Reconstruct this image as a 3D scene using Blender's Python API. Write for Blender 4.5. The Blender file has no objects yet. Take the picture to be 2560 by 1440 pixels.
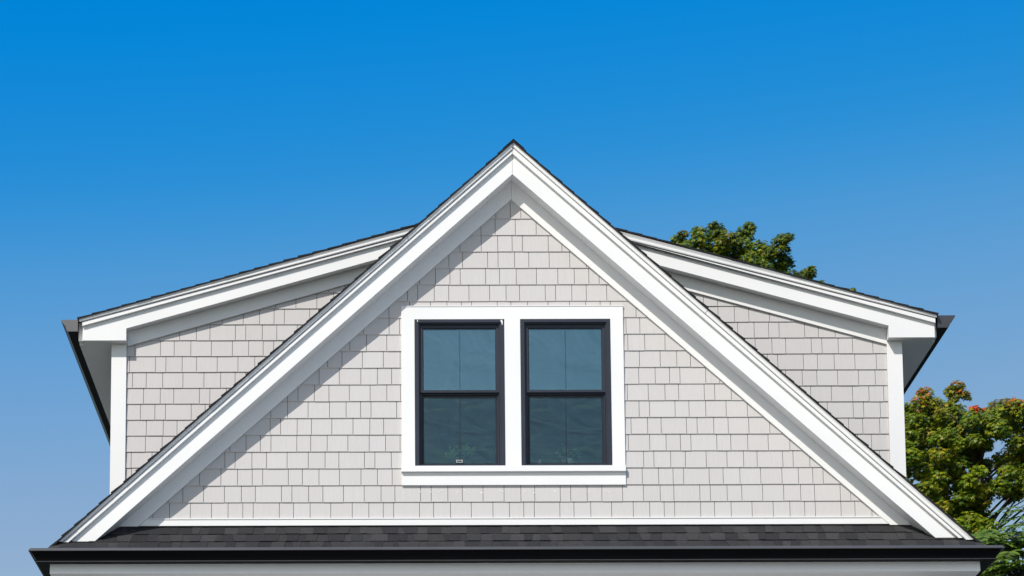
import bpy, bmesh, math, random
import numpy as np
from mathutils import Vector, Matrix
random.seed(7)
rng = np.random.default_rng(7)
S = bpy.context.scene
COL = S.collection
R = math.radians

# ------------------------------------------------------------------ camera
FPX, TILT, ROLL = 6636.0, R(8.4), 0.003
SHX, SHY = 0.1176, 0.4808
CAM = Vector((-1.28, -27.0, 1.6))
fw0 = Vector((0, math.cos(TILT), math.sin(TILT)))
up0 = Vector((0, -math.sin(TILT), math.cos(TILT)))
ri0 = Vector((1, 0, 0))
RI = ri0 * math.cos(ROLL) - up0 * math.sin(ROLL)
UP = up0 * math.cos(ROLL) + ri0 * math.sin(ROLL)
cam = bpy.data.cameras.new('camera')
cam.sensor_width = 36.0
cam.lens = 36.0 * FPX / 2560.0
cam.shift_x, cam.shift_y = SHX, SHY
cam.clip_start, cam.clip_end = 0.5, 2000
co = bpy.data.objects.new('camera', cam)
COL.objects.link(co)
m = Matrix.Identity(4)
for i in range(3):
    m[i][0], m[i][1], m[i][2], m[i][3] = RI[i], UP[i], -fw0[i], CAM[i]
co.matrix_world = m
S.camera = co

# ------------------------------------------------------------------ sky and sun
TOSUN = Vector((-23.5, -38.0, 43.0)).normalized()
W = bpy.data.worlds.new('World')
S.world = W
W.use_nodes = True
nt = W.node_tree
bg = nt.nodes['Background']
sky = nt.nodes.new('ShaderNodeTexSky')
sky.sky_type = 'NISHITA'
sky.sun_disc = False
sky.sun_elevation = math.asin(TOSUN.z)
sky.sun_rotation = math.atan2(TOSUN.x, TOSUN.y)
cur = nt.nodes.new('ShaderNodeRGBCurve')
def set_curve(c, pts):
    while len(c.points) < len(pts):
        c.points.new(0.5, 0.5)
    for p, (x, y) in zip(c.points, pts):
        p.location = (x, y)
        p.handle_type = 'AUTO_CLAMPED'
sc_ = nt.nodes.new('ShaderNodeVectorMath'); sc_.operation = 'SCALE'; sc_.inputs['Scale'].default_value = 0.1
nt.links.new(sky.outputs[0], sc_.inputs[0])
set_curve(cur.mapping.curves[0], [(0, 0), (0.129, 0.0), (0.148, 0.012), (0.162, 0.044), (0.17, 0.076), (0.204, 0.188), (0.237, 0.275), (0.30, 0.36), (0.5, 0.74), (0.75, 1.0), (1, 1)])
set_curve(cur.mapping.curves[1], [(0, 0), (0.10, 0.10), (0.215, 0.236), (0.237, 0.262), (0.273, 0.328), (0.318, 0.385), (0.36, 0.426), (0.5, 0.69), (0.75, 1.0), (1, 1)])
set_curve(cur.mapping.curves[2], [(0, 0), (0.10, 0.30), (0.25, 0.57), (0.36, 0.68), (0.45, 0.66), (0.55, 0.63), (0.8, 1.0), (1, 1)])
cur.mapping.update()
nt.links.new(sc_.outputs[0], cur.inputs['Color'])
nt.links.new(cur.outputs[0], bg.inputs[0])
bg.inputs[1].default_value = 1.0
sun = bpy.data.lights.new('sun', 'SUN')
sun.energy = 4.05
sun.angle = R(0.53)
sun.color = (1.0, 0.95, 0.88)
so = bpy.data.objects.new('sun', sun)
COL.objects.link(so)
so.rotation_euler = TOSUN.to_track_quat('Z', 'Y').to_euler()
so.location = (-20, -30, 40)
S.view_settings.view_transform = 'Standard'
S.view_settings.look = 'None'
S.view_settings.exposure = 0.0
S.view_settings.gamma = 1.0
S.view_settings.use_curve_mapping = False
S.render.engine = 'CYCLES'
S.cycles.max_bounces = 8
S.cycles.transparent_max_bounces = 12

# ------------------------------------------------------------------ helpers
PPX, PPY = 1280 - SHX * 2560, 720 + SHY * 2560
def at(px, py, Y):
    d = fw0 + RI * ((px - PPX) / FPX) + UP * ((PPY - py) / FPX)
    return CAM + d * ((Y - CAM.y) / d.y)
def pix(p):
    d = Vector(p) - CAM
    k = FPX / d.dot(fw0)
    return PPX + d.dot(RI) * k, PPY - d.dot(UP) * k
def xz(px, py, Y):
    p = at(px, py, Y)
    return (p.x, p.z)

def obj(name, verts, faces, mat, parent=None, smooth=False):
    V = np.array(verts, dtype=float)
    c = (V.min(0) + V.max(0)) / 2
    me = bpy.data.meshes.new(name)
    me.from_pydata((V - c).tolist(), [], faces)
    bm = bmesh.new(); bm.from_mesh(me)
    bmesh.ops.recalc_face_normals(bm, faces=bm.faces)
    bm.to_mesh(me); bm.free()
    me.materials.append(mat)
    if smooth:
        me.shade_smooth()
    o = bpy.data.objects.new(name, me)
    COL.objects.link(o)
    o.location = c
    if parent is not None:
        o.parent = parent
        w = parent.get('_w', (0, 0, 0))
        o.location = Vector(c) - Vector(w)
    o['_w'] = tuple(float(v) for v in c)
    return o
def thing(name, label, cat, loc, group=None):
    o = bpy.data.objects.new(name, None)
    COL.objects.link(o)
    o.location = loc
    o['_w'] = tuple(float(v) for v in loc)
    o['label'] = label; o['category'] = cat
    if group:
        o['group'] = group
    return o

class MB:
    def __init__(s):
        s.v, s.f = [], []
    def add(s, vs, fs):
        n = len(s.v)
        s.v += [tuple(v) for v in vs]
        s.f += [tuple(i + n for i in f) for f in fs]
    def prism(s, poly, y0, y1):            # poly in XZ, extruded along Y
        n = len(poly)
        vs = [(x, y0, z) for x, z in poly] + [(x, y1, z) for x, z in poly]
        fs = [tuple(range(n)), tuple(range(2 * n - 1, n - 1, -1))]
        fs += [(i, (i + 1) % n, n + (i + 1) % n, n + i) for i in range(n)]
        s.add(vs, fs)
    def prism_x(s, poly, x0, x1):          # poly in YZ, extruded along X
        n = len(poly)
        vs = [(x0, y, z) for y, z in poly] + [(x1, y, z) for y, z in poly]
        fs = [tuple(range(n)), tuple(range(2 * n - 1, n - 1, -1))]
        fs += [(i, (i + 1) % n, n + (i + 1) % n, n + i) for i in range(n)]
        s.add(vs, fs)
    def box(s, x0, x1, y0, y1, z0, z1):
        s.prism([(x0, z0), (x1, z0), (x1, z1), (x0, z1)], y0, y1)
    def ring(s, x0, x1, z0, z1, l, r, b, t, y0, y1):
        s.box(x0, x0 + l, y0, y1, z0, z1); s.box(x1 - r, x1, y0, y1, z0, z1)
        s.box(x0 + l, x1 - r, y0, y1, z1 - t, z1); s.box(x0 + l, x1 - r, y0, y1, z0, z0 + b)
    def tube(s, pts, rads, n=6):
        rings = []
        P = [Vector(p) for p in pts]
        for i, p in enumerate(P):
            d = (P[min(i + 1, len(P) - 1)] - P[max(i - 1, 0)]).normalized()
            a = d.cross(Vector((0.3, 1, 0.2))).normalized(); b = d.cross(a)
            rings.append([p + (a * math.cos(2 * math.pi * k / n) + b * math.sin(2 * math.pi * k / n)) * rads[i] for k in range(n)])
        vs = [v for r in rings for v in r]
        fs = [(i * n + k, i * n + (k + 1) % n, (i + 1) * n + (k + 1) % n, (i + 1) * n + k) for i in range(len(P) - 1) for k in range(n)]
        fs += [tuple(range(n)), tuple(range((len(P) - 1) * n, len(P) * n))]
        s.add(vs, fs)
    def lathe(s, c, prof, n=20):
        vs, fs = [], []
        for r, z in prof:
            vs += [(c[0] + r * math.cos(2 * math.pi * k / n), c[1] + r * math.sin(2 * math.pi * k / n), c[2] + z) for k in range(n)]
        for i in range(len(prof) - 1):
            fs += [(i * n + k, i * n + (k + 1) % n, (i + 1) * n + (k + 1) % n, (i + 1) * n + k) for k in range(n)]
        fs += [tuple(range(n)), tuple(range((len(prof) - 1) * n, len(prof) * n))]
        s.add(vs, fs)
    def build(s, name, mat, parent=None, smooth=False):
        return obj(name, s.v, s.f, mat, parent, smooth)

def clip(poly, a, b, c):                    # keep a*x + b*z <= c
    out = []
    for i in range(len(poly)):
        p, q = poly[i], poly[(i + 1) % len(poly)]
        dp, dq = a * p[0] + b * p[1] - c, a * q[0] + b * q[1] - c
        if dp <= 0:
            out.append(p)
        if (dp < 0 < dq) or (dq < 0 < dp):
            t = dp / (dp - dq)
            out.append((p[0] + (q[0] - p[0]) * t, p[1] + (q[1] - p[1]) * t))
    return out
def area(poly):
    return abs(sum(poly[i][0] * poly[(i + 1) % len(poly)][1] - poly[(i + 1) % len(poly)][0] * poly[i][1] for i in range(len(poly)))) / 2 if len(poly) > 2 else 0
class Line:                                  # z = m x + k in the XZ plane
    def __init__(s, p, q):
        s.m = (q[1] - p[1]) / (q[0] - p[0]); s.k = p[1] - s.m * p[0]
    def z(s, x): return s.m * x + s.k
    def x(s, z): return (z - s.k) / s.m
    def meet(s, o):
        x = (o.k - s.k) / (s.m - o.m); return (x, s.z(x))
    def below(s, poly, off=0):               # keep what lies under the line
        return clip(poly, -s.m, 1, s.k + off)
    def above(s, poly, off=0):
        return clip(poly, s.m, -1, -s.k - off)

# ------------------------------------------------------------------ materials
def mat_new(name):
    M = bpy.data.materials.new(name); M.use_nodes = True
    return M, M.node_tree, M.node_tree.nodes['Principled BSDF']
def N(t, k, **kw):
    n = t.nodes.new(k)
    for a, b in kw.items():
        setattr(n, a, b)
    return n
def ramp(t, stops):
    r = N(t, 'ShaderNodeValToRGB')
    e = r.color_ramp.elements
    while len(e) < len(stops):
        e.new(0.5)
    for q, (p, c) in zip(e, stops):
        q.position = p; q.color = (*c, 1)
    return r

def noise_mat(name, c0, c1, rough, scale=(6, 6, 6), bump=0.0, bscale=40, spec=0.5, metallic=0, rough_var=0.0):
    M, t, b = mat_new(name)
    tc = N(t, 'ShaderNodeTexCoord')
    mp = N(t, 'ShaderNodeMapping'); mp.inputs['Scale'].default_value = scale
    t.links.new(tc.outputs['Object'], mp.inputs[0])
    oi = N(t, 'ShaderNodeObjectInfo')
    off = N(t, 'ShaderNodeVectorMath', operation='ADD')
    sc = N(t, 'ShaderNodeVectorMath', operation='SCALE'); sc.inputs[0].default_value = (37, 91, 53)
    t.links.new(oi.outputs['Random'], sc.inputs['Scale'])
    t.links.new(mp.outputs[0], off.inputs[0]); t.links.new(sc.outputs[0], off.inputs[1])
    n = N(t, 'ShaderNodeTexNoise'); n.inputs['Scale'].default_value = 1; n.inputs['Detail'].default_value = 5
    t.links.new(off.outputs[0], n.inputs['Vector'])
    r = ramp(t, [(0.3, c0), (0.7, c1)])
    t.links.new(n.outputs[0], r.inputs[0]); t.links.new(r.outputs[0], b.inputs['Base Color'])
    b.inputs['Roughness'].default_value = rough
    b.inputs['Specular IOR Level'].default_value = spec
    b.inputs['Metallic'].default_value = metallic
    if bump:
        n2 = N(t, 'ShaderNodeTexNoise'); n2.inputs['Scale'].default_value = bscale; n2.inputs['Detail'].default_value = 4
        t.links.new(off.outputs[0], n2.inputs['Vector'])
        bp = N(t, 'ShaderNodeBump'); bp.inputs['Strength'].default_value = bump; bp.inputs['Distance'].default_value = 0.01
        t.links.new(n2.outputs[0], bp.inputs['Height']); t.links.new(bp.outputs[0], b.inputs['Normal'])
    return M

M_trim = noise_mat('white_trim_paint', (0.77, 0.775, 0.775), (0.82, 0.82, 0.81), 0.5, (1.2, 1.2, 1.2), 0.0, 8, 0.35)
M_black = noise_mat('black_gutter_enamel', (0.0022, 0.0025, 0.003), (0.0035, 0.0038, 0.0045), 0.4, (0.8, 3, 3), 0.0, 3, 0.05)
M_lip_sheen = noise_mat('sun_sheen_gutter_lip', (0.05, 0.052, 0.057), (0.075, 0.077, 0.08), 0.38, (0.5, 3, 3), 0.0, 3, 0.5)  # sun sheen on the rolled lip, put into a lighter grey
M_cap = noise_mat('sun_sheen_cap', (0.10, 0.10, 0.107), (0.13, 0.13, 0.138), 0.45, (4, 4, 4))  # left end cap: lighter grey stands in for the sun's reflection
M_cap2_bead = noise_mat('slate_cap_bead_glint', (0.035, 0.037, 0.043), (0.05, 0.052, 0.06), 0.4, (4, 4, 4))  # right end cap colour; on the bead it stands for reflected sky
M_drip = noise_mat('grey_drip_edge', (0.30, 0.30, 0.28), (0.38, 0.38, 0.36), 0.5, (2, 8, 8))
M_vinyl = noise_mat('navy_window_frame', (0.015, 0.020, 0.035), (0.021, 0.028, 0.046), 0.42, (3, 3, 3), 0.0, 3, 0.4)
M_back = noise_mat('dark_sheathing', (0.025, 0.024, 0.022), (0.04, 0.038, 0.036), 0.9)
M_ground = noise_mat('lawn', (0.042, 0.048, 0.030), (0.065, 0.070, 0.045), 0.9, (0.3, 0.3, 0.3), 0.2, 20)
M_bounce = noise_mat('pale_bounce_slab', (0.50, 0.48, 0.44), (0.58, 0.56, 0.52), 0.85, (0.8, 0.8, 0.8), 0.1, 20)
M_bark = noise_mat('bark', (0.05, 0.04, 0.03), (0.11, 0.09, 0.07), 0.9, (8, 8, 2), 0.6, 3)
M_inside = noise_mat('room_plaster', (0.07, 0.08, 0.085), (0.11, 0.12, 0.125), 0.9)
M_stem = noise_mat('plant_stem', (0.10, 0.13, 0.04), (0.2, 0.22, 0.08), 0.6)
M_plant = noise_mat('plant_leaf', (0.12, 0.34, 0.06), (0.25, 0.5, 0.10), 0.45, (20, 20, 20))
M_yellow = noise_mat('yellow_flower', (0.6, 0.36, 0.02), (0.7, 0.45, 0.05), 0.6)
M_peach = noise_mat('peach_flower', (0.6, 0.3, 0.15), (0.7, 0.4, 0.2), 0.6)
M_pot = noise_mat('white_ceramic', (0.75, 0.75, 0.73), (0.8, 0.8, 0.78), 0.3)
M_soil = noise_mat('soil', (0.03, 0.02, 0.015), (0.05, 0.035, 0.025), 0.9)
M_metal = noise_mat('brushed_latch', (0.5, 0.48, 0.46), (0.6, 0.58, 0.56), 0.35, metallic=0.3)
M_putty = noise_mat('white_putty', (0.78, 0.78, 0.77), (0.8, 0.8, 0.8), 0.6)
M_paper = noise_mat('white_paper', (0.75, 0.76, 0.76), (0.8, 0.8, 0.8), 0.7)

def siding_mat():
    M, t, b = mat_new('greige_cedar_siding')
    tc = N(t, 'ShaderNodeTexCoord'); oi = N(t, 'ShaderNodeObjectInfo')
    sc = N(t, 'ShaderNodeVectorMath', operation='SCALE'); sc.inputs[0].default_value = (37, 91, 53)
    t.links.new(oi.outputs['Random'], sc.inputs['Scale'])
    ad = N(t, 'ShaderNodeVectorMath', operation='ADD')
    t.links.new(tc.outputs['Object'], ad.inputs[0]); t.links.new(sc.outputs[0], ad.inputs[1])
    mp = N(t, 'ShaderNodeMapping'); mp.inputs['Scale'].default_value = (150, 40, 5)
    t.links.new(ad.outputs[0], mp.inputs[0])
    g = N(t, 'ShaderNodeTexNoise'); g.inputs['Scale'].default_value = 1; g.inputs['Detail'].default_value = 4
    g.inputs['Distortion'].default_value = 0.6
    t.links.new(mp.outputs[0], g.inputs['Vector'])
    r1 = ramp(t, [(0.0, (0.553, 0.533, 0.522)), (0.5, (0.562, 0.543, 0.534)), (1.0, (0.571, 0.554, 0.546))])
    t.links.new(oi.outputs['Random'], r1.inputs[0])
    r2 = ramp(t, [(0.3, (0.93, 0.93, 0.93)), (0.65, (1.02, 1.02, 1.02))])
    t.links.new(g.outputs[0], r2.inputs[0])
    mx = N(t, 'ShaderNodeMix', data_type='RGBA', blend_type='MULTIPLY'); mx.inputs[0].default_value = 0.8
    t.links.new(r1.outputs[0], mx.inputs[6]); t.links.new(r2.outputs[0], mx.inputs[7])
    t.links.new(mx.outputs[2], b.inputs['Base Color'])
    bp = N(t, 'ShaderNodeBump'); bp.inputs['Strength'].default_value = 0.25; bp.inputs['Distance'].default_value = 0.002
    t.links.new(g.outputs[0], bp.inputs['Height']); t.links.new(bp.outputs[0], b.inputs['Normal'])
    b.inputs['Roughness'].default_value = 0.65; b.inputs['Specular IOR Level'].default_value = 0.3
    return M
M_side = siding_mat()

def asphalt_mat(name, stops):
    M, t, b = mat_new(name)
    tc = N(t, 'ShaderNodeTexCoord'); oi = N(t, 'ShaderNodeObjectInfo')
    r1 = ramp(t, stops)
    t.links.new(oi.outputs['Random'], r1.inputs[0])
    ge = N(t, 'ShaderNodeTexNoise'); ge.inputs['Scale'].default_value = 260; ge.inputs['Detail'].default_value = 2
    t.links.new(tc.outputs['Object'], ge.inputs['Vector'])
    r2 = ramp(t, [(0.35, (0.45, 0.45, 0.45)), (0.55, (1.0, 1.0, 1.0)), (0.72, (2.6, 2.55, 2.5))])
    t.links.new(ge.outputs[0], r2.inputs[0])
    mx = N(t, 'ShaderNodeMix', data_type='RGBA', blend_type='MULTIPLY'); mx.inputs[0].default_value = 1
    t.links.new(r1.outputs[0], mx.inputs[6]); t.links.new(r2.outputs[0], mx.inputs[7])
    t.links.new(mx.outputs[2], b.inputs['Base Color'])
    bp = N(t, 'ShaderNodeBump'); bp.inputs['Strength'].default_value = 0.5; bp.inputs['Distance'].default_value = 0.003
    t.links.new(ge.outputs[0], bp.inputs['Height']); t.links.new(bp.outputs[0], b.inputs['Normal'])
    b.inputs['Roughness'].default_value = 0.9; b.inputs['Specular IOR Level'].default_value = 0.15
    return M
M_asph = asphalt_mat('charcoal_asphalt', [(0.0, (0.025, 0.025, 0.027)), (0.5, (0.035, 0.035, 0.037)), (1.0, (0.049, 0.048, 0.050))])
M_edge = asphalt_mat('charcoal_asphalt_edge', [(0.0, (0.016, 0.016, 0.018)), (1.0, (0.026, 0.026, 0.027))])

def glass_mat(name, k, tint, wav, wscale):
    M, t, b = mat_new(name)
    t.nodes.remove(b)
    out = t.nodes['Material Output']
    tr = N(t, 'ShaderNodeBsdfTransparent'); tr.inputs[0].default_value = (0.91, 0.95, 0.95, 1)
    gl = N(t, 'ShaderNodeBsdfGlossy'); gl.inputs['Roughness'].default_value = 0.015; gl.inputs[0].default_value = (*tint, 1)
    fr = N(t, 'ShaderNodeFresnel'); fr.inputs[0].default_value = 1.5
    ml = N(t, 'ShaderNodeMath', operation='MULTIPLY'); ml.inputs[1].default_value = k; ml.use_clamp = True
    t.links.new(fr.outputs[0], ml.inputs[0])
    tc = N(t, 'ShaderNodeTexCoord')
    mp = N(t, 'ShaderNodeMapping'); mp.inputs['Scale'].default_value = wscale
    t.links.new(tc.outputs['Object'], mp.inputs[0])
    n = N(t, 'ShaderNodeTexNoise'); n.inputs['Scale'].default_value = 1; n.inputs['Detail'].default_value = 3
    n.inputs['Distortion'].default_value = 1.2
    t.links.new(mp.outputs[0], n.inputs['Vector'])
    bp = N(t, 'ShaderNodeBump'); bp.inputs['Strength'].default_value = wav; bp.inputs['Distance'].default_value = 0.02
    t.links.new(n.outputs[0], bp.inputs['Height']); t.links.new(bp.outputs[0], gl.inputs['Normal'])
    mx = N(t, 'ShaderNodeMixShader')
    t.links.new(ml.outputs[0], mx.inputs[0]); t.links.new(tr.outputs[0], mx.inputs[1]); t.links.new(gl.outputs[0], mx.inputs[2])
    t.links.new(mx.outputs[0], out.inputs[0])
    return M
M_glass = glass_mat('low_e_glass', 4.6, (0.54, 0.84, 0.92), 0.45, (1.4, 1.4, 1.4))
M_glass2 = glass_mat('low_e_glass_behind_screen', 2.6, (0.45, 0.83, 0.95), 0.6, (2.5, 2.5, 5))
def screen_mat():
    M, t, b = mat_new('insect_mesh')
    out = t.nodes['Material Output']
    b.inputs['Base Color'].default_value = (0.012, 0.016, 0.022, 1); b.inputs['Roughness'].default_value = 0.6
    tr = N(t, 'ShaderNodeBsdfTransparent')
    mx = N(t, 'ShaderNodeMixShader'); mx.inputs[0].default_value = 0.14
    t.links.new(tr.outputs[0], mx.inputs[1]); t.links.new(b.outputs[0], mx.inputs[2]); t.links.new(mx.outputs[0], out.inputs[0])
    return M
M_screen = screen_mat()

def leaf_mat():
    M, t, b = mat_new('foliage')
    out = t.nodes['Material Output']
    a = N(t, 'ShaderNodeAttribute'); a.attribute_name = 'tint'
    t.links.new(a.outputs['Color'], b.inputs['Base Color'])
    b.inputs['Roughness'].default_value = 0.45; b.inputs['Specular IOR Level'].default_value = 0.35
    tl = N(t, 'ShaderNodeBsdfTranslucent')
    t.links.new(a.outputs['Color'], tl.inputs[0])
    mx = N(t, 'ShaderNodeMixShader'); mx.inputs[0].default_value = 0.33
    t.links.new(b.outputs[0], mx.inputs[1]); t.links.new(tl.outputs[0], mx.inputs[2]); t.links.new(mx.outputs[0], out.inputs[0])
    return M
M_leaf = leaf_mat()

# ------------------------------------------------------------------ ground
mb = MB()
ring_ = [(450 * math.cos(2 * math.pi * k / 48), 450 * math.sin(2 * math.pi * k / 48), 0) for k in range(48)]
g = obj('ground', ring_, [tuple(range(48))], M_ground)
g['kind'] = 'structure'
g = obj('bounce_slab', [(-7, -24, 0.004), (7, -24, 0.004), (7, -1.2, 0.004), (-7, -1.2, 0.004)], [(0, 1, 2, 3)], M_bounce)  # unseen pale slab, added to bounce light up to friezes and soffits
g['kind'] = 'structure'

# ------------------------------------------------------------------ the house
YB = 10.0                                    # rear of the house
OV = 0.246                                   # gable rake overhang
YD, OVD = 1.65, 0.17                         # dormer wall plane and its overhang
YF = YD - OVD
YS = -OV - 0.072                              # front edge of the gable shingles
H = thing('house', 'light grey shingled house gable with white trim, black gutters and two dormers', 'house', (0.0, 5.0, 0.0))

# lines of the gable in XZ: name -> (Y, apex, left end, right end)
GL = {'sh': (YS, (1283.7, 348.7), (122.5, 1367), (2454, 1357)),
      'ct': (-OV - 0.055, (1284.5, 356), (142.5, 1356), (2440, 1354)),
      'cb': (-OV - 0.05, (1285, 369), (157.5, 1353), (2411, 1345)),
      'bb': (-OV - 0.033, (1281, 383.7), (169.5, 1357), (2396, 1344)),
      'fb': (-OV, (1280.8, 435), (235, 1354.5), (2338.7, 1344)),
      'fr': (-0.035, (1277.5, 498), (345, 1316), (2226, 1312))}
G = {}
for k, (Y, a, l, r) in GL.items():
    A = xz(*a, Y)
    G[k] = {'A': A, -1: Line(A, xz(*l, Y)), 1: Line(A, xz(*r, Y))}
XA = G['fb']['A'][0]
# both lines of each pair meet above one X
for k in G:
    G[k]['A'] = G[k][-1].meet(G[k][1])
ZC = {-1: xz(235, 1354.5, -OV)[1], 1: xz(2338.7, 1344, -OV)[1]}
ZC2 = {-1: xz(150, 1357, -OV)[1], 1: xz(2430, 1352, -OV)[1]}
EAVE = {-1: xz(122.5, 1367, YS), 1: xz(2454, 1357, YS)}
def band(s, top, bot, zc, gap=0.0015, dt=0.0, db=0.0):
    T, B = G[top][s], G[bot][s]
    x = XA + s * gap
    return [(x, T.z(x) + dt), (T.x(zc - dt), zc), (B.x(zc - db), zc), (x, B.z(x) + db)]

for s in (-1, 1):
    b = MB(); b.prism(band(s, 'ct', 'fb', ZC[s], dt=-0.012), -OV, -OV + 0.03); b.build('rake_fascia', M_trim, H)
    b = MB(); b.prism(band(s, 'cb', 'bb', ZC[s] - 0.012, dt=-0.009), -OV - 0.036, -OV - 0.001); b.build('rake_moulding', M_trim, H)
    # crown with a cove below the shingles
    T, B = G['ct'][s], G['cb'][s]
    prof = [(0, -0.066), (0.12, -0.062), (0.3, -0.056), (0.5, -0.052), (0.8, -0.053), (1.0, -0.048)]
    zc = ZC2[s]
    xa0 = XA + s * 0.001
    split = 0.235 if s < 0 else 0.43
    n = len(prof) + 2
    for t0_, t1_ in ((0.0, split - 0.0004), (split + 0.0004, 1.0)):
        b = MB(); vs = []
        for tt in (t0_, t1_):
            for f, y in prof + [(1.0, -0.002), (0, -0.002)]:
                za = T.z(xa0) * (1 - f) + B.z(xa0) * f
                xe = T.x(zc) * (1 - f) + B.x(zc) * f
                vs.append((xa0 + (xe - xa0) * tt, -OV + y, za + (zc - za) * tt))
        b.add(vs, [(i, (i + 1) % n, n + (i + 1) % n, n + i) for i in range(n)] + [tuple(range(n)), tuple(range(n, 2 * n))])
        b.build('crown_moulding', M_trim, H)
    # soffit of the rake overhang
    L = G['fb'][s]
    x = XA + s * 0.001
    zc = ZC[s] - 0.02
    b = MB(); b.prism([(x, L.z(x) + 0.004), (L.x(zc - 0.004), zc), (L.x(zc - 0.024), zc), (x, L.z(x) + 0.024)], -OV + 0.031, 0.0); b.build('rake_soffit', M_trim, H)
    # frieze on the wall
    F = G['fr'][s]
    zc = xz(345, 1316, -0.035)[1] if s < 0 else xz(2226, 1312, -0.035)[1]
    x = XA + s * 0.0008
    b = MB(); b.prism([(x, L.z(x) + 0.003), (L.x(zc - 0.003), zc), (F.x(zc), zc), (x, F.z(x))], -0.035, -0.0005); b.build('frieze_board', M_trim, H)

# gable roof slopes: a deck and one strip of shingles per course
PITCH = {s: math.atan(abs(G['sh'][s].m)) for s in (-1, 1)}
EXPO = 0.17
S0 = G['sh']['A']
def slope_strips(roof, p0, d, length, expo, y0, y1, n, t0=0.004, t1=0.015, cut=None):
    k = int(length / expo) + 1
    start = length - k * expo
    for i in range(k):
        a, e = max(0, start + i * expo), start + (i + 1) * expo
        th = t1 + random.uniform(-0.004, 0.004)
        nrm = n
        P = lambda q, h: (p0[0] + d[0] * q + nrm[0] * h, p0[1] + d[1] * q + nrm[1] * h)
        poly = [P(a, -0.023), P(e - 0.001, -0.023), P(e - 0.001, th - 0.012), P(a, t0 - 0.012)]
        b = MB(); b.prism(poly, y0 + random.uniform(-0.003, 0.003), y1)
        b.build('shingle_course', M_edge, roof)
for s in (-1, 1):
    L = G['sh'][s]
    d = Vector((s * math.cos(PITCH[s]), -math.sin(PITCH[s])))
    nn = Vector((s * math.sin(PITCH[s]), math.cos(PITCH[s])))
    ln = (Vector(EAVE[s]) - Vector(S0)).length
    b = MB()
    q0 = Vector(S0) - nn * 0.012; q1 = Vector(EAVE[s]) - nn * 0.012 - d * 0.03
    vx = q0.x
    b.prism([(q0.x + s * 0.001, q0.y - 0.026), tuple(q1 - nn * 0.02), tuple(q1 - nn * 0.035), (q0.x + s * 0.001, q0.y - 0.046)], -OV + 0.035, YB)
    roof = b.build('roof_slope', M_edge, H)
    slope_strips(roof, S0, d, ln, EXPO, YS, YB + 0.02, nn)
# ridge caps
b = MB()
for i in range(40):
    y0 = YS - 0.004 + i * 0.26
    h = 0.005
    for s in (-1, 1):
        d = Vector((s * math.cos(PITCH[s]), -math.sin(PITCH[s]))); nn = Vector((s * math.sin(PITCH[s]), math.cos(PITCH[s])))
        p = Vector(S0)
        b.prism([(p.x, p.y + h + 0.004), tuple(p + d * 0.15 + nn * h), tuple(p + d * 0.15 + nn * 0.004), (p.x, p.y)], y0, y0 + 0.259)
b.build('ridge_cap', M_edge, H)

# ------------------------------------------------------------------ windows: positions
YW = -0.03
CAS = [xz(1003, 766, YW)[0], xz(1557, 766, YW)[0], xz(1280, 1180, YW)[1], xz(1280, 766, YW)[1]]       # casing l r sill-bottom top
WIN = [(xz(1036, 797, YW)[0], xz(1260.5, 797, YW)[0]), (xz(1300, 797, YW)[0], xz(1525.5, 797, YW)[0])]
WZ = (xz(1280, 1165, YW)[1], xz(1280, 797.5, YW)[1])
APZ = xz(1280, 1212, YW)[1]

# gable wall sheathing with two window openings
FRL, FRR = G['fr'][-1], G['fr'][1]
ZB = xz(1280, 1316, 0)[1]
big = [(-7, ZB - 0.3), (7, ZB - 0.3), (7, 16), (-7, 16)]
big = FRL.below(FRR.below(big, 0.1), 0.1)
b = MB()
xs = [-9, WIN[0][0], WIN[0][1], WIN[1][0], WIN[1][1], 9]
for i in range(5):
    col = clip(clip(big, 1, 0, xs[i + 1]), -1, 0, -xs[i])
    if i in (1, 3):
        for part in (clip(col, 0, 1, WZ[0]), clip(col, 0, -1, -WZ[1])):
            if len(part) > 2: b.prism(part, 0.0, 0.09)
    else:
        b.prism(col, 0.0, 0.09)
GW = b.build('gable_wall', M_back, H)

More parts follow.
